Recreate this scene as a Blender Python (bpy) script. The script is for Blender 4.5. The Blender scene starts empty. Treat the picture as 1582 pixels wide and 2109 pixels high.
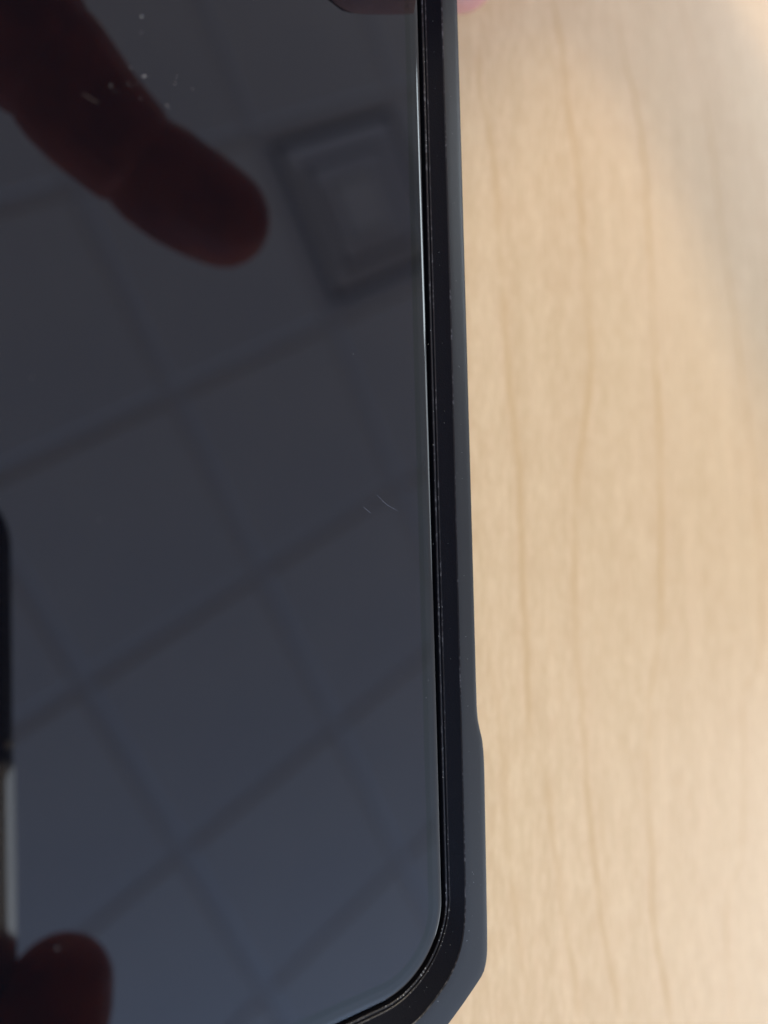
import bpy, bmesh, math, random
import numpy as np
from mathutils import Vector, Matrix
random.seed(7); rng = np.random.default_rng(7)
sc = bpy.context.scene
COL = sc.collection

# ------------------------------------------------------------------ frames
# survey of the place, in metres, in the axes of the taking camera (x right, y down, z forward)
H = 0.068                                            # lens to screen glass, along the glass normal
GN = np.array([-0.58183514, 0.03006011, 0.81275104])  # glass normal (into the glass)
DN = np.array([-0.57977327, 0.08928678, 0.80987087])  # plumb line
XP = np.array([0.81289591, -0.01026534, 0.58231852])  # phone right
YP = np.array([-0.02584773, -0.99949538, 0.01846301])  # phone long axis, towards its top
ZP = -GN
PO = np.array([0.00669151, 0.05145182, 0.08655382])  # bottom right corner of the glass
UP = -DN
XW = np.array([1., 0, 0]); XW = XW - XW @ UP * UP; XW /= np.linalg.norm(XW)
YW = np.cross(UP, XW)
M3 = np.array([XW, YW, UP])
LIFT = 0.0045
HT = DN @ (PO + YP * -0.0095 + ZP * -0.011) + LIFT   # lens to table top, plumb
O0 = DN * HT                                         # world origin: table point plumb below the lens
def W(p): return Vector((M3 @ (np.asarray(p, float) - O0)).tolist())
def L(x, y, z=0.):                                   # phone millimetres -> world metres
    return W(PO + (XP * x + YP * y + ZP * z) / 1000)
F = 1600.
def ray(px, py): return np.array([(px - 791) / F, (py - 1054.5) / F, 1.])
def on_table(px, py):
    r = ray(px, py); v = W(r * HT / (DN @ r)); return v.x, v.y
def on_phone(px, py, z=0.):                          # -> phone millimetres
    r = ray(px, py); P = r * (H - z / 1000) / (GN @ r) - PO
    return P @ XP * 1000, P @ YP * 1000
def refl(P): return P - 2 * (GN @ P - H) * GN
def seen(px, py, k, rpx):                            # a point above the glass and its radius, from where the glass shows it
    r = ray(px, py); V = r * (H * (1 + k)) / (GN @ r)
    return refl(V), rpx * V[2] / F

# ------------------------------------------------------------------ camera, world, lights
cam = bpy.data.cameras.new('camera'); camo = bpy.data.objects.new('camera', cam); COL.objects.link(camo)
sc.camera = camo
o = W([0, 0, 0]); ax = [W([1, 0, 0]) - o, W([0, -1, 0]) - o, W([0, 0, -1]) - o]
m = Matrix.Identity(4)
for c in range(3):
    for r_ in range(3): m[r_][c] = ax[c][r_]
    m[c][3] = o[c]
camo.matrix_world = m
cam.sensor_fit = 'HORIZONTAL'; cam.sensor_width = 4.2; cam.lens = 4.2 * F / 1582
cam.clip_start = 0.002; cam.clip_end = 60
cam.dof.use_dof = True; cam.dof.focus_distance = 0.0865; cam.dof.aperture_fstop = 1.6
world = bpy.data.worlds.new('World'); sc.world = world; world.use_nodes = True
bg = world.node_tree.nodes['Background']
bg.inputs['Color'].default_value = (1.0, 0.905, 0.905, 1); bg.inputs['Strength'].default_value = 0.77
sc.view_settings.view_transform = 'Standard'; sc.view_settings.look = 'None'
sc.view_settings.exposure = 0.0; sc.view_settings.gamma = 1
sc.cycles.use_denoising = True
def area(name, loc, target, sx, sy, power, color):
    li = bpy.data.lights.new(name, 'AREA'); li.shape = 'RECTANGLE'; li.size = sx; li.size_y = sy
    li.energy = power; li.color = color
    ob = bpy.data.objects.new(name, li); COL.objects.link(ob)
    ob.location = loc; d = Vector(target) - Vector(loc)
    ob.rotation_euler = d.to_track_quat('-Z', 'Y').to_euler()
    return ob
# a wide window behind the viewer, an added light far right, a window off to the right (the ceiling light panels are built with the ceiling)
area('window_light', (0.6, -3.4, 0.7), (0.6, 0.4, 1.9), 4.2, 1.7, 240, (0.34, 0.59, 1.0))
area('added_right_light', (4.3, 3.3, 1.3), (0, 0.5, 0.5), 4.2, 1.5, 60, (0.80, 0.92, 1.0))  # no window known here; added to light the table from the right
area('side_window_light', (4.6, -1.7, 1.5), (0, 0, 0.3), 2.4, 1.8, 70, (0.80, 0.90, 1.0))

# ------------------------------------------------------------------ helpers
def tag(ob, label=None, cat=None, group=None, kind=None):
    if label: ob['label'] = label
    if cat: ob['category'] = cat
    if group: ob['group'] = group
    if kind: ob['kind'] = kind
    return ob
def empty(name, loc=(0, 0, 0)):
    ob = bpy.data.objects.new(name, None); ob.location = loc; ob.empty_display_size = 0.01
    COL.objects.link(ob); return ob
def mesh(name, verts, faces, mat, parent=None, smooth=False, mats=None, midx=None):
    me = bpy.data.meshes.new(name); me.from_pydata([tuple(v) for v in verts], [], [tuple(f) for f in faces]); me.update()
    for mm in (mats or [mat]): me.materials.append(mm)
    if midx is not None: me.polygons.foreach_set('material_index', midx)
    if smooth: me.polygons.foreach_set('use_smooth', [True] * len(me.polygons))
    ob = bpy.data.objects.new(name, me); COL.objects.link(ob)
    if parent:
        ob.parent = parent; bpy.context.view_layer.update
        ob.matrix_parent_inverse = Matrix.Translation(parent.location).inverted()
    return ob
def box(cx, cy, cz, sx, sy, sz):
    v = [(cx + a * sx / 2, cy + b * sy / 2, cz + c * sz / 2) for a in (-1, 1) for b in (-1, 1) for c in (-1, 1)]
    f = [(0, 1, 3, 2), (4, 6, 7, 5), (0, 4, 5, 1), (2, 3, 7, 6), (0, 2, 6, 4), (1, 5, 7, 3)]
    return v, f

class N:                                             # small node-graph helper
    def __init__(s, name):
        s.m = bpy.data.materials.new(name); s.m.use_nodes = True; s.t = s.m.node_tree
        s.b = s.t.nodes['Principled BSDF']
    def n(s, typ, **k):
        nd = s.t.nodes.new(typ)
        for a, v in k.items():
            if a.startswith('i_'): nd.inputs[a[2:].replace('_', ' ')].default_value = v
            else: setattr(nd, a, v)
        return nd
    def l(s, a, b): s.t.links.new(a, b)
    def math(s, op, a, b=None, clamp=False):
        nd = s.t.nodes.new('ShaderNodeMath'); nd.operation = op; nd.use_clamp = clamp
        for i, v in enumerate((a, b)):
            if v is None: continue
            if isinstance(v, (int, float)): nd.inputs[i].default_value = v
            else: s.l(v, nd.inputs[i])
        return nd.outputs[0]
    def rng(s, v, a, b, c=0., d=1., smooth=True):
        nd = s.t.nodes.new('ShaderNodeMapRange'); nd.interpolation_type = 'SMOOTHSTEP' if smooth else 'LINEAR'
        s.l(v, nd.inputs['Value'])
        for k, x in (('From Min', a), ('From Max', b), ('To Min', c), ('To Max', d)): nd.inputs[k].default_value = x
        return nd.outputs[0]
    def noise(s, scale, vec=None, detail=3., rough=.55, stretch=None, rot=None, dist=0.):
        nd = s.t.nodes.new('ShaderNodeTexNoise'); nd.inputs['Scale'].default_value = scale
        nd.inputs['Detail'].default_value = detail; nd.inputs['Roughness'].default_value = rough
        nd.inputs['Distortion'].default_value = dist
        if vec is None: vec = s.co()
        if stretch or rot:
            mp = s.t.nodes.new('ShaderNodeMapping'); s.l(vec, mp.inputs['Vector'])
            if stretch: mp.inputs['Scale'].default_value = stretch
            if rot: mp.inputs['Rotation'].default_value = rot
            vec = mp.outputs[0]
        s.l(vec, nd.inputs['Vector']); return nd.outputs['Fac']
    def co(s):
        if not hasattr(s, '_c'): s._c = s.t.nodes.new('ShaderNodeTexCoord').outputs['Object']
        return s._c
    def mix(s, f, a, b, mode='MIX'):
        nd = s.t.nodes.new('ShaderNodeMix'); nd.data_type = 'RGBA'; nd.blend_type = mode
        for sock, v in ((nd.inputs[0], f), (nd.inputs[6], a), (nd.inputs[7], b)):
            if isinstance(v, (int, float)): sock.default_value = v
            elif isinstance(v, tuple): sock.default_value = (*v, 1)
            else: s.l(v, sock)
        return nd.outputs[2]
    def bump(s, h, dist, strength=1.):
        nd = s.t.nodes.new('ShaderNodeBump'); nd.inputs['Distance'].default_value = dist
        nd.inputs['Strength'].default_value = strength
        s.l(h, nd.inputs['Height']); s.l(nd.outputs[0], s.b.inputs['Normal'])
    def set(s, **k):
        for a, v in k.items():
            sock = s.b.inputs[a.replace('_', ' ')]
            if isinstance(v, (int, float)): sock.default_value = v
            elif isinstance(v, tuple): sock.default_value = (*v, 1) if len(v) == 3 and sock.type == 'RGBA' else v
            else: s.l(v, sock)
        return s

# ------------------------------------------------------------------ materials
def glass_mat(name, base, tint):
    g = N(name)
    sm = g.rng(g.noise(140, detail=4), .35, .75, .012, .035)
    g.set(Base_Color=base, Roughness=sm, IOR=1.5, Specular_Tint=tint)
    return g.m
M_DISP = glass_mat('display_glass', (.0035, .0038, .0055), (1.0, 1.0, 1.08))
M_BEZ = glass_mat('bezel_glass', (.0012, .0016, .0018), (.88, .95, .96))
M_BEZ2 = glass_mat('clear_border_glass', (.003, .004, .0045), (1.0, 1.04, 1.06))
M_EDGE = N('polished_glass_edge').set(Base_Color=(.003, .003, .004), Roughness=.05, IOR=1.5).m
M_BLACK = N('phone_body_metal').set(Base_Color=(.006, .006, .008), Roughness=.4).m
def case_mat(name, base, rough, bumpd):
    g = N(name)
    fine = g.noise(5200, detail=2)
    spk = g.rng(g.noise(2600, detail=1), .70, .80, 0, .5)
    g.set(Base_Color=g.mix(spk, base, tuple(3.5 * c for c in base)), Roughness=rough, IOR=1.5)
    g.bump(fine, bumpd); return g.m
M_RIM = case_mat('satin_case_plastic', (.0095, .0098, .0108), .30, .000006)
M_RIM.node_tree.nodes['Principled BSDF'].inputs['Specular IOR Level'].default_value = .36
M_CHAM = case_mat('matte_case_plastic', (.0020, .0021, .0046), .7, .00003)
M_CHAM.node_tree.nodes['Principled BSDF'].inputs['Specular IOR Level'].default_value = .15
def worn():
    g = N('worn_case_edge')
    s1 = g.rng(g.noise(1900, detail=3), .47, .68)
    s2 = g.rng(g.noise(260, detail=2), .38, .62)
    f = g.math('MULTIPLY', s1, s2)
    g.set(Base_Color=g.mix(f, (.006, .006, .008), (.10, .10, .105)), Roughness=.4)
    return g.m
M_WORN = worn()
M_DUST = N('pale_dust').set(Base_Color=(.62, .60, .54), Roughness=.8).m
M_DUST2 = N('faint_dust').set(Base_Color=(.22, .21, .20), Roughness=.8).m
M_SCR = N('scratched_glass').set(Base_Color=(.16, .17, .21), Roughness=.5).m
M_SCRF = N('faint_scratched_glass').set(Base_Color=(.035, .022, .018), Roughness=.5).m
def skin(name, base, deep):
    g = N(name)
    b = g.noise(90, detail=3); c = g.rng(b, .35, .68)
    g.set(Base_Color=g.mix(c, base, deep), Roughness=.5, Subsurface_Weight=.35, Subsurface_Radius=(.004, .0015, .0008), Subsurface_Scale=.5)
    r = g.noise(900, detail=3, stretch=(1, .35, 1)); g.bump(r, .00025, .6)
    return g.m
M_SKIN = skin('skin_pink', (.50, .235, .165), (.43, .18, .13))
M_SKIN2 = skin('skin_shaded', (.42, .070, .018), (.26, .034, .010))  # same skin with the underside's shade put into the colour
M_SKIN2.node_tree.nodes['Principled BSDF'].inputs['Specular IOR Level'].default_value = .2
M_NAIL = N('fingernail').set(Base_Color=(.55, .30, .26), Roughness=.3).m
M_SLEEVE = N('dark_sleeve').set(Base_Color=(.03, .035, .06), Roughness=.9).m

def tile_mat():
    g = N('acoustic_ceiling_tile')
    pit = g.rng(g.noise(260, detail=2), .60, .70)
    big = g.rng(g.noise(1.4, detail=2), .3, .7)
    base = g.mix(big, (.80, .79, .77), (.74, .74, .74))
    g.set(Base_Color=g.mix(pit, base, (.45, .44, .42)), Roughness=.9)
    return g.m
M_TILE = tile_mat()
M_BAR = N('ceiling_grid_paint').set(Base_Color=(.71, .70, .70), Roughness=.6).m
M_VOID = N('dark_plenum').set(Base_Color=(.03, .03, .03), Roughness=.9).m
M_DIFF = N('diffuser_paint').set(Base_Color=(.66, .65, .66), Roughness=.5).m
M_DIFF2 = N('diffuser_cone_paint').set(Base_Color=(.50, .49, .50), Roughness=.5).m

# maple table: fibre flecks, soft mottling and the brown growth lines, one curve each
Y0, Y1, X0, X1 = -.16, .16, -.02, .26
GRAIN = [
 (.75, [(1141,0),(1154,86),(1176,259),(1187,336),(1200,466),(1204,582),(1217,711),(1208,841),(1188,1000),(1183,1200),(1187,1351),(1195,1416),(1206,1588),(1219,1717),(1228,1803),(1245,1933),(1275,2105)]),
 (.85, [(1271,17),(1279,86),(1307,203),(1327,332),(1333,431),(1344,603),(1348,707),(1355,819),(1360,960),(1361,1200),(1359,1303),(1346,1381),(1335,1502),(1335,1674),(1342,1747),(1344,1890),(1363,1997),(1380,2100)]),
 (.70, [(1402,0),(1422,86),(1434,172),(1456,241),(1473,366),(1495,539),(1512,647),(1525,754),(1540,862),(1556,1000),(1566,1200),(1564,1364),(1560,1390),(1538,1403),(1529,1476),(1534,1566),(1529,1696),(1527,1773),(1503,1825),(1497,1933),(1503,2019),(1510,2105)]),
 (.62, [(988,56),(990,194),(1003,250),(1021,366),(1025,474),(1034,560),(1042,690),(1049,797),(1058,870),(1069,960),(1075,1140),(1082,1300),(1090,1500)]),
 (.45, [(1516,65),(1521,129),(1542,259),(1564,388),(1572,474),(1590,700)]),
 (.38, [(1030,1500),(1040,1600),(1048,1750),(1064,1890),(1072,1954),(1090,2053)]),
 (.50, [(1128,1600),(1134,1680),(1141,1739),(1154,1838),(1167,1933),(1180,1997),(1192,2100)]),
 (.40, [(1008,1320),(1012,1380),(1024,1450),(1034,1560),(1040,1720)]),
 (.32, [(1236,1640),(1246,1760),(1248,1830),(1262,1950),(1280,2109)]),
]
def wood_mat():
    g = N('maple_veneer')
    sep = g.n('ShaderNodeSeparateXYZ'); g.l(g.co(), sep.inputs[0])
    x, y = sep.outputs[0], sep.outputs[1]
    lean = (0, 0, math.radians(-3))
    jig = g.math('MULTIPLY', g.math('SUBTRACT', g.noise(420, detail=2, stretch=(.6, .55, 1)), .5), .0010)
    xj = g.math('ADD', x, jig)
    yn = g.rng(y, Y0, Y1, 0, 1, smooth=False)
    cut = g.rng(g.noise(95, detail=2, stretch=(1, .5, 1)), .30, .60, .25, 1)
    total = None
    for amp, pts in GRAIN:
        tp = sorted([( (b - Y0) / (Y1 - Y0), (a - X0) / (X1 - X0)) for a, b in (on_table(*q) for q in pts)])
        fc = g.n('ShaderNodeFloatCurve'); cv = fc.mapping.curves[0]
        cv.points[0].location = (0, tp[0][1]); cv.points[1].location = (1, tp[-1][1])
        for a, b in tp: cv.points.new(a, b)
        for p_ in cv.points: p_.handle_type = 'AUTO'
        fc.mapping.update(); fc.inputs['Factor'].default_value = 1
        g.l(yn, fc.inputs['Value'])
        cx = g.math('ADD', g.math('MULTIPLY', fc.outputs[0], X1 - X0), X0)
        d = g.math('SUBTRACT', xj, cx)
        core = g.rng(g.math('ABSOLUTE', d), .00015, .00100, 1, 0)
        side = g.rng(d, -.0008, .0030, 1, 0)                      # a soft flank on the late-wood side
        side = g.math('MULTIPLY', side, g.rng(d, -.0009, -.0001, 0, .30))
        e0 = g.rng(yn, tp[0][0] - .015, tp[0][0] + .015, 0, 1); e1 = g.rng(yn, tp[-1][0] - .015, tp[-1][0] + .015, 1, 0)
        v = g.math('MULTIPLY', g.math('ADD', core, side), g.math('MULTIPLY', e0, e1))
        v = g.math('MULTIPLY', v, amp)
        total = v if total is None else g.math('MAXIMUM', total, v)
    lines = g.math('MULTIPLY', total, cut)
    flk = g.rng(g.noise(900, detail=3, stretch=(1.3, .26, 1), rot=lean), .36, .66)
    flk3 = g.rng(g.noise(1900, detail=2, stretch=(1.2, .34, 1), rot=lean), .38, .64)
    flk2 = g.rng(g.noise(330, detail=3, stretch=(1.2, .30, 1), rot=lean), .36, .66)
    strk = g.rng(g.noise(130, detail=4, stretch=(1.6, .07, 1), rot=lean), .32, .68)
    mot = g.rng(g.noise(42, detail=3, stretch=(1, .7, 1)), .30, .70)
    big = g.rng(g.noise(9, detail=2), .3, .7)
    c = g.mix(mot, (0.650, 0.463, 0.254), (0.685, 0.482, 0.275))
    c = g.mix(big, c, g.mix(.5, c, (0.699, 0.477, 0.260)))
    c = g.mix(g.math('MULTIPLY', strk, .42), c, (0.542, 0.354, 0.175))
    c = g.mix(g.math('MULTIPLY', flk, .40), c, (0.818, 0.625, 0.373))
    c = g.mix(g.math('MULTIPLY', flk2, .30), c, (0.561, 0.379, 0.194))
    c = g.mix(g.math('MULTIPLY', flk3, .24), c, (0.542, 0.354, 0.184))
    c = g.mix(g.math('MULTIPLY', lines, .66), c, (0.532, 0.323, 0.141))
    g.set(Base_Color=c, Roughness=.42, IOR=1.45, Specular_IOR_Level=.35)
    g.bump(flk, .00004, .5)
    return g.m
M_WOOD = wood_mat()
M_LEG = N('grey_table_leg').set(Base_Color=(.25, .25, .26), Roughness=.5).m

# ------------------------------------------------------------------ table
tb = empty('table', (0.35, 0.1, -.72))
tag(tb, 'pale maple table top with thin brown growth lines lying under the phone', 'table')
v, f = box(0.35, 0.1, -.0125, 1.5, 1.0, .025)
top = mesh('tabletop', v, f, M_WOOD, tb)
# object texture space = world metres
for a in (-.68, .68):
    for b in (-.43, .43):
        v, f = box(.35 + a, .1 + b, -.3725, .045, .045, .695); mesh('leg', v, f, M_LEG, tb)

# ------------------------------------------------------------------ loops round the phone (millimetres, phone axes)
GW, GH, GR = 71.0, 145.0, 8.4
def path():
    """Half of the outline is sampled (right side + bottom right corner), mirrored for the rest. -> (x, y, nx, ny, group)"""
    q = []
    cxm, cym = -GW / 2, GH / 2
    # quarter: from middle of the bottom edge to middle of the right edge
    for t in np.linspace(0, 1, 15)[:-1]: q.append((cxm + (GW / 2 - GR) * t, 0, 0, -1))
    for a in np.linspace(0, 90, 37):
        ar = math.radians(a); q.append((-GR + GR * math.sin(ar), GR - GR * math.cos(ar), math.sin(ar), -math.cos(ar)))
    ys = list(np.linspace(GR, 20, 6)[1:]) + list(np.linspace(20, 32, 25)[1:]) + list(np.linspace(32, cym, 18)[1:])
    for yy in ys: q.append((0, yy, 1, 0))
    full = list(q)
    full += [(x, GH - y, nx, -ny) for x, y, nx, ny in reversed(q[:-1])]
    right = full
    left = [(2 * cxm - x, y, -nx, ny) for x, y, nx, ny in reversed(right[1:-1])]
    return right + left
PATH = path(); K = len(PATH)
def loop(s, z): return [L(x + nx * s, y + ny * s, z) for x, y, nx, ny in PATH]
def outline(pts):                                    # mirrored polygon from right/bottom quarter points
    cxm = -GW / 2
    up = [(x, GH - y) for x, y in reversed(pts)]
    r_ = pts + up
    return r_ + [(2 * cxm - x, y) for x, y in reversed(r_)]
def hit(poly, x, y, nx, ny):
    best = 1e9
    for i in range(len(poly)):
        ax_, ay = poly[i]; bx, by = poly[(i + 1) % len(poly)]
        dx, dy = bx - ax_, by - ay; det = nx * -dy + dx * ny
        if abs(det) < 1e-9: continue
        t = ((ax_ - x) * -dy + dx * (ay - y)) / det; u = (nx * (ay - y) - ny * (ax_ - x)) / det
        if t > 0 and -1e-6 <= u <= 1 + 1e-6: best = min(best, t)
    return best
def smoothpoly(p, it=2):
    for _ in range(it):
        q = [p[0]]
        for a, b in zip(p, p[1:]):
            q += [(a[0] * .75 + b[0] * .25, a[1] * .75 + b[1] * .25), (a[0] * .25 + b[0] * .75, a[1] * .25 + b[1] * .75)]
        p = q + [p[-1]]
    return p
OUT_Q = smoothpoly([(-GW / 2, -9.6), (-14, -9.6), (-7.5, -8.9), (.61, -4.2), (3.9, -1.95), (4.95, -1.15), (5.42, .1), (5.6, 1.3),
                    (5.72, 7.1), (5.82, 15.4), (5.93, 22.6), (5.75, 25.1), (5.4, 26.3), (5.05, 27.8), (5.0, 30), (5.02, 40), (5.04, GH / 2)], 2)
CH_Q = smoothpoly([(-GW / 2, -4.3), (-13, -4.3), (-5.1, -3.0), (-2.6, -1.7), (-.2, 0), (1.4, 2.2), (2.2, 4.7), (2.5, 8),
                   (2.55, 16), (2.6, 40), (2.7, GH / 2)], 2)
POUT, PCH = outline(OUT_Q), outline(CH_Q)
DOUT = [hit(POUT, *p) for p in PATH]; DCH = [hit(PCH, *p) for p in PATH]
print('offset check', min(DOUT), max(DOUT), min(DCH), max(DCH))
def vloop(D, ds, z): return [L(x + nx * (d + ds), y + ny * (d + ds), z) for (x, y, nx, ny), d in zip(PATH, D)]
def lerp(A, B, t, z):
    return [L(x + nx * (a + (b - a) * t), y + ny * (a + (b - a) * t), z) for (x, y, nx, ny), a, b in zip(PATH, A, B)]
def strip(name, loops, mat, parent, smooth=True, cap0=False, cap1=False):
    v = [p for lp in loops for p in lp]; f = []
    for i in range(len(loops) - 1):
        for k in range(K):
            k2 = (k + 1) % K
            f.append((i * K + k, (i + 1) * K + k, (i + 1) * K + k2, i * K + k2))
    if cap0: f.append(tuple(range(K)))
    if cap1: f.append(tuple(range((len(loops) - 1) * K, len(loops) * K))[::-1])
    return mesh(name, v, f, mat, parent, smooth)

# ------------------------------------------------------------------ smartphone
ph = empty('smartphone', L(-GW / 2, GH / 2, -8))
tag(ph, 'dark smartphone with its screen switched off, mirroring the ceiling and fingers', 'smartphone')
BZ = 1.95
strip('display', [loop(-BZ, 0)], M_DISP, ph, False, cap0=True)
strip('bezel', [loop(-BZ, 0), loop(-1.25, 0)], M_BEZ, ph, False)
strip('glass_border', [loop(-1.25, 0), loop(-.60, 0)], M_BEZ2, ph, False)
edge, es, ez = [(-.60, 0)], -.60, 0.
for ds, deg in [(.06, 1.5), (.06, 3.5), (.06, 5.5), (.08, 6.8), (.08, 7.6), (.08, 8.4), (.07, 9.4), (.04, 12), (.03, 18), (.02, 30), (.012, 50), (.008, 72)]:
    es += ds; ez -= ds * math.tan(math.radians(deg)); edge.append((es, ez))
edge.append((es, ez - .45))
strip('glass_edge', [loop(s_, z) for s_, z in edge], M_EDGE, ph)
strip('body_frame', [loop(-.05, -.85), loop(.2, -.95), loop(.35, -1.6), loop(.45, -4.5), loop(.2, -7.5), loop(-1, -8.2)], M_BLACK, ph, True, cap1=True)

# ------------------------------------------------------------------ case
cs = empty('phone_case', L(-GW / 2, GH / 2, -11.5))
tag(cs, 'black rugged bumper case with faceted corner wrapped round the dark phone', 'phone case')
strip('inner_lip', [loop(.50, -3), loop(.52, -.6), loop(.60, -.10)], M_CHAM, cs)
strip('lip_edge', [loop(.60, -.10), loop(.66, -.02), loop(.75, -.01)], M_WORN, cs)
strip('groove', [loop(.75, -.01), loop(.84, -.20), loop(.98, -.22), loop(1.04, -.04)], M_CHAM, cs)
strip('groove_edge', [loop(1.04, -.04), loop(1.09, .02), loop(1.15, .05)], M_WORN, cs)
ZR = 1.2
A0 = [1.15] * K
chl = [loop(1.15, .05)] + [lerp(A0, DCH, t, .05 + (ZR - .12 - .05) * t) for t in (.33, .66)] + [vloop(DCH, -.06, ZR - .12)]
strip('inner_bevel', chl, M_CHAM, cs)
strip('bevel_edge', [vloop(DCH, -.06, ZR - .12), vloop(DCH, -.01, ZR - .045), vloop(DCH, .06, ZR - .012)], M_WORN, cs)
rl = [vloop(DCH, .06, ZR - .012), vloop(DCH, .2, ZR)] + [lerp(DCH, DOUT, t, ZR - z) for t, z in ((.3, .0), (.55, .0), (.75, .006), (.90, .02))]
rl += [vloop(DOUT, -.05, ZR - .06)]
strip('rim', rl, M_RIM, cs)
strip('outer_wall', [vloop(DOUT, -.05, ZR - .06), vloop(DOUT, 0, ZR - .3), vloop(DOUT, .0, -3.), vloop(DOUT, -.9, -4.5), vloop(DOUT, -.9, -8), vloop(DOUT, -.5, -9.6), vloop(DOUT, -1.6, -11)], M_CHAM, cs)
strip('back_shell', [vloop(DOUT, -1.6, -11), vloop(DOUT, -3, -11.2)], M_CHAM, cs, True, cap1=True)

# dust on the glass, on the lip and on the rim; two pale scratches
def flakes(name, items, mat, parent, label=None):
    v, f = [], []
    for x, y, z, rx, ry, ang in items:
        b = len(v); k = 6; ca, sa = math.cos(ang), math.sin(ang)
        jit = [random.uniform(.7, 1.25) for _ in range(k)]
        for i in range(k):
            t = 2 * math.pi * i / k; px, py = rx * math.cos(t) * jit[i], ry * math.sin(t) * jit[i]
            v.append(L(x + px * ca - py * sa, y + px * sa + py * ca, z + .002))
        v.append(L(x, y, z + .002 + .45 * min(rx, ry)))
        f += [(b + i, b + (i + 1) % k, b + k) for i in range(k)]
    ob = mesh(name, v, f, mat, parent, True); ob['kind'] = 'stuff'
    return ob
def P(px, py, r, el=1., deg=0., z=0.):
    x, y = on_phone(px, py, z); return (x, y, z, r * el * .50, r * .25, math.radians(deg))
bright = [P(292,34,.13,1.6,10),P(297,157,.17,1.7,20),P(303,154,.08),P(228,176,.12),P(270,139,.08,1.5),P(365,158,.06,2.5,-60+120),P(360,172,.10,1.6,20),
          P(397,183,.09,1.3,30),P(344,217,.10,1.5,-30),P(348,221,.07),P(263,176,.05),P(728,729,.06),P(673,337,.05),P(882,1401,.07),
          P(751,1046,.06,1.3,-45)]
dim = [P(66,777,.10,1.6,50),P(291,67,.12,1.5,10),P(264,170,.10,1.5),P(270,176,.09),P(280,173,.08),P(290,203,.10,1.5,20),P(235,188,.08),P(243,186,.06),P(118,1953,.20),P(205,1070,.14),
       P(878,1437,.10,1.5,-30),P(825,1392,.07),P(367,460,.06),P(441,247,.07),P(819,2036,.06),P(796,2012,.06),P(852,1989,.05),P(800,705,.05)]
for _ in range(30):
    dim.append(P(random.uniform(40, 860), random.uniform(0, 1950), random.uniform(.02, .045)))
flakes('dust', bright, M_DUST, ph); flakes('dust', dim, M_DUST2, ph)
cd = []
def around(s, z, n, y0, y1, r0, r1):
    for _ in range(n):
        i = random.choice([i for i, p in enumerate(PATH) if p[0] > -22 and y0 < p[1] < y1])
        x, y, nx, ny = PATH[i]; jj = random.uniform(-2, 2) if nx > .99 else 0
        if nx > .99: y = random.uniform(max(y0, GR), y1)
        ss = s + random.uniform(-.12, .12)
        cd.append((x + nx * ss, y + ny * ss, z, *(lambda r: (r * random.uniform(1, 1.8), r))(random.uniform(r0, r1)), random.uniform(0, 3)))
around(.64, 0, 34, 0, 112, .02, .045); around(1.08, .06, 26, 0, 112, .015, .03)
around(.66, .0, 16, 0, 9, .03, .065); around(.2, -.75, 30, 0, 30, .02, .045); around(1.1, .06, 10, 0, 7, .03, .055)
around(1.8, .55, 22, 0, 110, .015, .03); around(3.6, ZR + .0, 26, 0, 110, .015, .03)
flakes('dust', cd, N('lip_dust').set(Base_Color=(.42, .42, .40), Roughness=.8).m, cs)
flakes('dust', [P(896,182,.07,1,0,.6), P(900,184,.09,1.4,60,.6), P(882,709,.09), P(892,1120,.06,2,40), P(914,1601,.06,1.6,40), P(908,1080,.05)], M_DUST, cs)
def scratch(pts, w, mat):
    v, f = [], []
    for i, (px, py) in enumerate(pts):
        x, y = on_phone(px, py); q = pts[min(i + 1, len(pts) - 1)]; p0 = pts[max(i - 1, 0)]
        a = np.array(on_phone(*q)) - np.array(on_phone(*p0)); a /= np.linalg.norm(a)
        ww = w * (.35 + .65 * math.sin(math.pi * (i + .5) / len(pts)))
        v += [L(x - a[1] * ww, y + a[0] * ww, .003), L(x, y, .009), L(x + a[1] * ww, y - a[0] * ww, .003)]
        if i: b = 3 * i; f += [(b - 3, b - 2, b + 1, b), (b - 2, b - 1, b + 2, b + 1)]
    return mesh('scratch', v, f, mat, ph, True)
scratch([(777,1020),(784,1027),(791,1034),(798,1040),(804,1044)], .013, M_SCR)
scratch([(803,1043),(810,1047),(818,1051)], .009, M_SCR)
scratch([(749,1044),(753,1048),(759,1053),(764,1057)], .014, M_SCR)
scratch([(168,192),(178,197),(190,205),(203,212)], .035, M_SCRF)

# ------------------------------------------------------------------ hands: one continuous skin each
def tube(bm, a, b, ra, rb, seg=14):
    a, b = Vector(a), Vector(b); d = (b - a); ln = d.length; d.normalize()
    s = d.orthogonal().normalized(); t = d.cross(s); rings = []
    prof = []
    for k in range(5): an = math.pi / 2 * k / 5; prof.append((-ra * math.cos(an), ra * math.sin(an)))
    prof.append((0, ra)); prof.append((ln, rb))
    for k in range(1, 5): an = math.pi / 2 * k / 5; prof.append((ln + rb * math.sin(an), rb * math.cos(an)))
    tips = [bm.verts.new(a - d * ra), bm.verts.new(b + d * rb)]
    for h_, r_ in prof[1:]:
        rings.append([bm.verts.new(a + d * h_ + (s * math.cos(q) + t * math.sin(q)) * r_) for q in (2 * math.pi * i / seg for i in range(seg))])
    for i in range(seg):
        j = (i + 1) % seg
        bm.faces.new((tips[0], rings[0][j], rings[0][i])); bm.faces.new((tips[1], rings[-1][i], rings[-1][j]))
        for r1, r2 in zip(rings, rings[1:]): bm.faces.new((r1[i], r1[j], r2[j], r2[i]))
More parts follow.
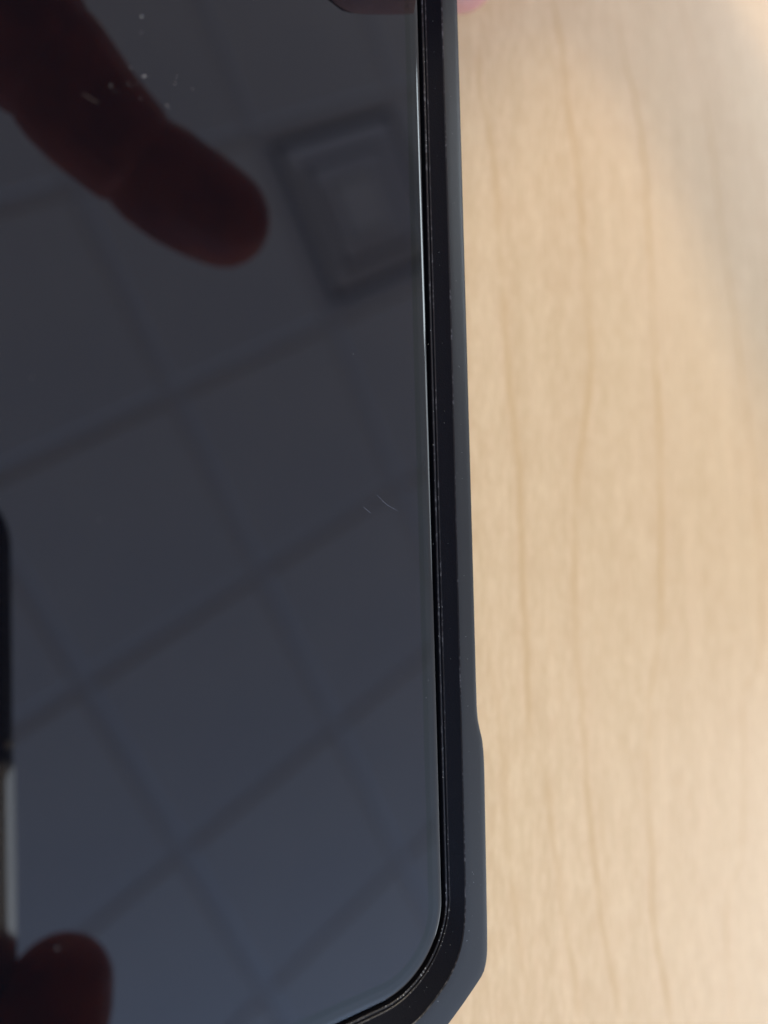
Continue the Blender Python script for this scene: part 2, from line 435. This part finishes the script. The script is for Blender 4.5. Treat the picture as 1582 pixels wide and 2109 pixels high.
def body(name, chains, mat, parent, voxel=.0011, smooth=8):
    bm = bmesh.new()
    for ch in chains:
        for (p, r), (q, s) in zip(ch, ch[1:]): tube(bm, p, q, r, s)
    me = bpy.data.meshes.new(name); bm.to_mesh(me); bm.free()
    ob = bpy.data.objects.new(name, me); COL.objects.link(ob)
    md = ob.modifiers.new('r', 'REMESH'); md.mode = 'VOXEL'; md.voxel_size = voxel; md.use_smooth_shade = True
    ms = ob.modifiers.new('s', 'SMOOTH'); ms.iterations = smooth; ms.factor = .6
    dg = bpy.context.evaluated_depsgraph_get(); dg.update()
    me2 = bpy.data.meshes.new_from_object(ob.evaluated_get(dg)); ob.modifiers.clear(); ob.data = me2
    me2.name = name; me2.materials.clear(); me2.materials.append(mat)
    me2.polygons.foreach_set('use_smooth', [True] * len(me2.polygons))
    if parent: ob.parent = parent; ob.matrix_parent_inverse = Matrix.Translation(parent.location).inverted()
    return ob
def nail(p0, p1, r, outward, parent):
    """A thin curved plate on the back of the last joint (p0 = tip centre, p1 = joint, outward = back of the finger)."""
    p0, p1, up = Vector(p0), Vector(p1), Vector(outward)
    d = (p0 - p1).normalized(); up = (up - d * up.dot(d)).normalized(); s = d.cross(up)
    v, f = [], []
    for i in range(7):
        t = i / 6; a = (t - .45) * 1.7 * r
        for j in range(9):
            u = (j / 8 - .5) * 2; wv = .80 * (1 - .25 * (2 * t - 1) ** 4)
            an = u * wv
            ax_ = a * .9 - .25 * r; rr = r * .97 if ax_ < 0 else math.sqrt(max(.05, 1 - (ax_ / r) ** 2)) * r * .97
            v.append(p0 + d * ax_ + (up * math.cos(an) + s * math.sin(an)) * rr)
    for i in range(6):
        for j in range(8): b = i * 9 + j; f.append((b, b + 1, b + 10, b + 9))
    return mesh('fingernail', v, f, M_NAIL, parent, True)
def Lm(x, y, z, r): return (L(x, y, z), r / 1000)

# the hand that holds the phone by its top right side; only a fingertip (and the mirrored thumb) reach the picture
def tip_mirror(px, py, rpx, z):                      # centre at height z mm above glass, from its mirror image
    r = ray(px, py); V = r * (H + z / 1000) / (GN @ r); return refl(V), rpx * V[2] / F
tc, tr = tip_mirror(742, -84, 100, 7.0)
t2, tr2 = tip_mirror(838, -88, 103, 7.4)
TX = (tc - PO) @ XP * 1000; TY = (tc - PO) @ YP * 1000
r0 = ray(950, -62); ic = r0 * (H + .0170) / (GN @ r0); IX = (ic - PO) @ XP * 1000; IY = (ic - PO) @ YP * 1000
print('thumb', TX, TY, tr * 1000, 'finger', IX, IY)
hh = empty('hand', L(60, 190, -20))
tag(hh, 'pink hand gripping the phone at the top, one fingertip beside the case', 'hand')
palm = Lm(62, 190, 2, 17)
chains = [
  [(W(tc), tr), (W(t2), tr2), Lm(8, 140, 12, 8.2), Lm(34, 162, 12, 10), Lm(58, 182, 6, 14)],
  [Lm(IX, IY, -17, 5.9), Lm(IX + 3, IY + 10, -17, 6.6), Lm(IX + 12, IY + 26, -16, 7.2), Lm(IX + 32, IY + 46, -12, 8.2), Lm(66, 176, -3, 11)],
  [Lm(-6, 146, -18.5, 5.6), Lm(6, 157, -18, 6.6), Lm(30, 176, -15, 7.6), Lm(64, 188, -5, 11)],
  [Lm(-8, 161, -18.5, 5.4), Lm(6, 171, -18, 6.4), Lm(32, 188, -15, 7.4), Lm(66, 200, -5, 11)],
  [Lm(2, 177, -18.5, 4.8), Lm(14, 184, -18, 5.6), Lm(38, 199, -14, 6.6), Lm(66, 211, -4, 10)],
  [palm, (Vector((.147, .172, .053)), .020), (Vector((.200, .161, .083)), .027), (Vector((.255, .130, .113)), .030)],
  [Lm(66, 176, -2, 12), Lm(84, 188, 10, 15)], [Lm(66, 210, -3, 11), Lm(86, 200, 8, 15)], [Lm(66, 190, -5, 12), Lm(66, 205, -5, 12)]]
body('skin', chains, M_SKIN, hh)
nail(W(tc), W(t2), tr, L(0, 0, 1) - L(0, 0, 0), hh)
nail(L(IX, IY, -17), L(IX + 3, IY + 10, -17), .0059, L(0, 0, -1) - L(0, 0, 0), hh)
body('sleeve', [[(Vector((.230, .145, .098)), .033), (Vector((.42, .02, .20)), .038)]], M_SLEEVE, hh, .003, 2)

# the camera phone held above the glass, and the hand holding it: both are seen mirrored in the screen
def C(x, y, z): return W([x / 1000, y / 1000, z / 1000])
E_, T_ = 35.2, -9.0                                  # right edge and top edge of the camera phone (mm from the lens)
cp = empty('camera_phone', C(0, 60, -6))
tag(cp, 'camera phone with silver side band held above, mirrored at the left edge of the screen', 'camera phone')
def slab(name, x0, x1, y0, y1, z0, z1, rad, mat, parent, bev=.6, drop=None):
    pts = []
    for cx_, cy_, a0 in ((x1 - rad, y1 - rad, 0), (x0 + rad, y1 - rad, 90), (x0 + rad, y0 + rad, 180), (x1 - rad, y0 + rad, 270)):
        for a in np.radians(np.linspace(a0, a0 + 90, 13)): pts.append((cx_, cy_, rad, a))
    ls = []
    prof = ((-bev, z0), (-bev * .3, z0 + (z1 - z0) * .03 + .15), (0, z0 + min(bev, .9)), (0, z1 - min(bev, .9)), (-bev * .3, z1 - .15), (-bev, z1))
    if drop: prof = ((-.5, z0), (0, z0 + .5), (0, z1 - drop - .25), (-.12, z1 - drop), (-bev * .55, z1 - drop * .42), (-bev, z1))
    for dr, z in prof:
        ls.append([C(cx_ + (r_ + dr) * math.cos(a), cy_ + (r_ + dr) * math.sin(a), z) for cx_, cy_, r_, a in pts])
    k = len(pts); v = [p for l_ in ls for p in l_]; f = []
    for i in range(len(ls) - 1):
        for j in range(k): f.append((i * k + j, i * k + (j + 1) % k, (i + 1) * k + (j + 1) % k, (i + 1) * k + j))
    f.append(tuple(range(k))[::-1]); f.append(tuple(range((len(ls) - 1) * k, len(ls) * k)))
    return mesh(name, v, f, mat, parent, False)
M_CPB = N('camera_phone_back').set(Base_Color=(.012, .012, .02), Roughness=.25).m
M_CPF = N('brushed_silver').set(Base_Color=(.62, .62, .58), Roughness=.22, Metallic=.95).m
slab('back_glass', E_ - 71, E_, T_, T_ + 144, -8.2, -1.2, 10, M_CPB, cp, 1.2)
slab('side_band', E_ - 30, E_ + .3, 39, T_ + 128, -6.6, -.55, 3, M_CPF, cp, 3.3, .90)
slab('side_button', E_ - 2.4, E_ - .2, 36.2, 37.8, -5.6, -.8, .7, M_CPF, cp, .4)
ln = slab('camera_lens', -6.5, 6.5, -6.5, 6.5, -1.2, -.6, 6.4, M_CPB, cp, .3)

def S(px, py, k, rpx):
    P_, r_ = seen(px, py, k, rpx); return (W(P_), r_)
def Cm(x, y, z, r): return (C(x, y, z), r / 1000)
h2 = empty('hand', C(-70, 40, -90))
tag(h2, 'hand with shade put into its skin colour, holding the camera phone, finger and thumb mirrored in the black screen', 'hand')
kf = 1.05
idx = [S(455, 447, kf, 103), S(420, 427, kf, 109), S(368, 396, kf, 113), S(308, 350, kf, 114), S(286, 332, kf, 101), S(264, 314, kf, 115), S(185, 238, kf, 127), S(122, 160, kf, 137), S(100, 135, kf, 130), S(78, 105, kf, 145), S(-40, -20, kf, 158)]
kt = 1.24
thb = [S(122, 2040, kt, 110), S(108, 2085, kt, 122), S(70, 2200, kt, 118), S(-30, 2420, kt, 125)]
ch2 = [idx + [Cm(-18, -104, -20, 9.5), Cm(-58, -60, -62, 11.5)],
       thb + [Cm(-30, 128, -30, 11.5), Cm(-72, 92, -72, 15)],
       [Cm(2, -32, -17, 8), Cm(-22, -38, -24, 8.5), Cm(-45, -36, -46, 9), Cm(-72, -30, -76, 12)],
       [Cm(4, -6, -17, 7.8), Cm(-22, -10, -24, 8.4), Cm(-50, -4, -50, 9), Cm(-80, 4, -82, 12)],
       [Cm(-2, 20, -16.5, 7), Cm(-26, 18, -24, 7.6), Cm(-54, 26, -52, 8.4), Cm(-82, 34, -84, 12)],
       [Cm(-60, -58, -66, 12), Cm(-84, 34, -86, 13), Cm(-78, 88, -80, 15)],
       [Cm(-66, -30, -72, 14), Cm(-92, 50, -96, 18), Cm(-110, 80, -120, 21), Cm(-150, 130, -190, 24), Cm(-180, 160, -250, 27)],
       [Cm(-74, 20, -82, 16), Cm(-84, 84, -90, 18), Cm(-108, 86, -118, 21)]]
hand_skin = body('skin', ch2, M_SKIN2, h2, .0011, 7)
def crease(ob, c, a, depth, sig, reach=.014):
    """press a joint crease into the finger at c, across the axis a"""
    c, a = Vector(c), Vector(a).normalized()
    for vtx in ob.data.vertices:
        d = vtx.co - c; t = d.dot(a); rad = d - a * t
        if abs(t) < 4 * sig and rad.length < reach:
            vtx.co -= rad.normalized() * depth * math.exp(-(t / sig) ** 2)
ax1 = idx[2][0] - idx[6][0]
for k_, dd in ((4, .0007), (8, .0008)):
    crease(hand_skin, idx[k_][0], ax1, dd, .0011)
crease(hand_skin, idx[4][0].lerp(idx[3][0], .9), ax1, .0003, .0007)
crease(hand_skin, idx[8][0].lerp(idx[7][0], .9), ax1, .0003, .0007)
body('sleeve', [[Cm(-160, 140, -210, 30), Cm(-230, 210, -350, 40)]], M_SLEEVE, h2, .004, 2)
nail(idx[0][0], idx[3][0], idx[0][1], Vector((.3, .6, .7)), h2)
nail(thb[0][0], thb[2][0], thb[0][1] * .97, W([0, 0, -1]) - W([.4, 0, 0]), h2)

# ------------------------------------------------------------------ suspended ceiling
TS = .6096
RI = None
a_, b_, c_ = 0.0360, -0.621, -0.473
ca, sa, cb, sb, cc, s_c = math.cos(a_), math.sin(a_), math.cos(b_), math.sin(b_), math.cos(c_), math.sin(c_)
RR = np.array([[1, 0, 0], [0, ca, -sa], [0, sa, ca]]) @ np.array([[cb, 0, sb], [0, 1, 0], [-sb, 0, cb]]) @ np.array([[cc, -s_c, 0], [s_c, cc, 0], [0, 0, 1]])
TT = np.array([-2.118, -.974, 2.948])
def cg(i, j): return W(refl(TS * (RR[:, 0] * i + RR[:, 1] * j + TT)))
c00 = cg(0, 0); IV = (cg(1, 0) - c00); JV = (cg(0, 1) - c00); CZ = c00.z
IV.z = 0; JV.z = 0
def cp_(i, j, dz=0.): q = c00 + IV * i + JV * j; return Vector((q.x, q.y, CZ + dz))
print('ceiling z', CZ, IV.length, JV.length)
ce = empty('ceiling', cp_(0, 0)); tag(ce, kind='structure')
rot = math.atan2(IV.y, IV.x)
i0, i1, j0, j1 = -5, 10, -6, 9
tw = TS - .026
vt, ft = box(0, 0, .012, tw, tw, .016)
b2 = len(vt); v2, f2 = box(0, 0, .004, tw - .016, tw - .016, .012)   # raised centre of the tegular tile
bm = bmesh.new()
hw, hz = tw / 2, tw / 2 - .012
r0_ = [bm.verts.new((sx * hw, sy * hw, .02)) for sx, sy in ((-1, -1), (1, -1), (1, 1), (-1, 1))]
r1_ = [bm.verts.new((sx * hw, sy * hw, .006)) for sx, sy in ((-1, -1), (1, -1), (1, 1), (-1, 1))]
r2_ = [bm.verts.new((sx * hz, sy * hz, -.006)) for sx, sy in ((-1, -1), (1, -1), (1, 1), (-1, 1))]
for ra_, rb_ in ((r0_, r1_), (r1_, r2_)):
    for k in range(4): bm.faces.new((ra_[k], rb_[k], rb_[(k + 1) % 4], ra_[(k + 1) % 4]))
bm.faces.new(r2_); bm.faces.new(r0_[::-1])
tme = bpy.data.meshes.new('ceiling_tile'); bm.to_mesh(tme); bm.free(); tme.materials.append(M_TILE)
for i in range(i0, i1):
    for j in range(j0, j1):
        if (i, j) in ((2, 0), (4, 0), (4, 1), (4, 2), (4, 3), (2, -3), (2, -2)): continue
        ob = bpy.data.objects.new('ceiling_tile', tme); COL.objects.link(ob); ob.parent = ce
        ob.matrix_parent_inverse = Matrix.Translation(ce.location).inverted()
        ob.location = cp_(i + .5, j + .5, random.uniform(-.0008, .0008)); ob.rotation_euler = (0, 0, rot)
bw = .025
def bar(name, p, q, w, z0, z1, mat):
    d = (q - p).normalized(); n_ = Vector((-d.y, d.x, 0)) * w / 2
    v = [Vector((t.x, t.y, CZ)) + n_ * s + Vector((0, 0, z)) for t in (p, q) for s in (-1, 1) for z in (z0, z1)]
    return mesh(name, v, [(0, 1, 3, 2), (4, 6, 7, 5), (0, 4, 5, 1), (2, 3, 7, 6), (0, 2, 6, 4), (1, 5, 7, 3)], mat, ce)
for i in range(i0, i1 + 1): bar('grid_bar', cp_(i, j0), cp_(i, j1), bw, .004, .010, M_BAR)
for j in range(j0, j1 + 1): bar('grid_bar', cp_(i0, j), cp_(i1, j), bw, .0045, .0105, M_BAR)
bar('slab', cp_((i0 + i1) / 2, j0 - 1), cp_((i0 + i1) / 2, j1 + 1), TS * (i1 - i0 + 2), .25, .30, M_VOID)

# square cone diffuser in the grid
df = empty('air_diffuser', cp_(2.5, .5))
tag(df, 'square stepped ceiling air diffuser, mirrored near the upper right of the screen', 'air diffuser')
def ring(name, h0, z0, h1, z1, mat, th=.003):
    v = []; cs4 = ((-1, -1), (1, -1), (1, 1), (-1, 1))
    for h_, z_ in ((h0, z0), (h1, z1), (h1, z1 + th), (h0, z0 + th)):
        v += [cp_(2.5 + sx * h_ / TS, .5 + sy * h_ / TS, z_) for sx, sy in cs4]
    f = [(a * 4 + k, a * 4 + (k + 1) % 4, ((a + 1) % 4) * 4 + (k + 1) % 4, ((a + 1) % 4) * 4 + k) for a in range(4) for k in range(4)]
    return mesh(name, v, f, mat, df)
ring('frame', .292, -.003, .262, -.006, M_DIFF)
ring('cone', .240, -.010, .172, .006, M_DIFF)
ring('cone', .160, -.002, .092, .010, M_DIFF)
ring('cone', .088, .002, .002, .004, M_TILE)  # lighter tile colour stands in for the glow at the centre
v, f = box(0, 0, 0, 1, 1, 1)
mesh('neck', [cp_(2.5 + p[0] * .58 / TS, .5 + p[1] * .58 / TS, .10 + p[2] * .02) for p in v], f, M_VOID, df)

# recessed light panel beside the diffuser row, cool white
M_PAN = N('lit_panel').set(Base_Color=(.8, .8, .8), Emission_Color=(.80, .92, 1.0), Emission_Strength=11.0).m
def cell(name, a0, a1, b0, b1, z0, z1, mat, par):
    v = [cp_(a, b, z) for a in (a0, a1) for b in (b0, b1) for z in (z0, z1)]
    return mesh(name, v, [(0, 1, 3, 2), (4, 6, 7, 5), (0, 4, 5, 1), (2, 3, 7, 6), (0, 2, 6, 4), (1, 5, 7, 3)], mat, par)
def troffer(i, j, pan, label):
    cl = empty('ceiling_light', cp_(i + .5, j + 1)); tag(cl, label, 'ceiling light', 'recessed ceiling light panels')
    cell('diffuser_panel', i + .06, i + .94, j + .06, j + 1.94, -.004, .02, pan, cl)
    for a0, a1, b0, b1 in ((.03, .06, .03, 1.97), (.94, .97, .03, 1.97), (.06, .94, .03, .06), (.06, .94, 1.94, 1.97)):
        cell('frame', i + a0, i + a1, j + b0, j + b1, -.006, .022, M_DIFF, cl)
troffer(4, 0, M_PAN, 'cool white ceiling light panel, mirrored as a thin bright line along the glass edge')
M_PAN2 = N('warm_lit_panel').set(Base_Color=(.8, .8, .8), Emission_Color=(1.0, .84, .60), Emission_Strength=30.0).m
troffer(2, -3, M_PAN2, 'warm white ceiling light panel shining on the maple table')
M_PAN3 = N('added_dim_panel').set(Base_Color=(.8, .8, .8), Emission_Color=(.80, .92, 1.0), Emission_Strength=4.0).m  # added panel, lets the glass-edge line fade out further down
troffer(4, 2, M_PAN3, 'added dim cool panel next in line, carrying on the bright line along the glass edge')
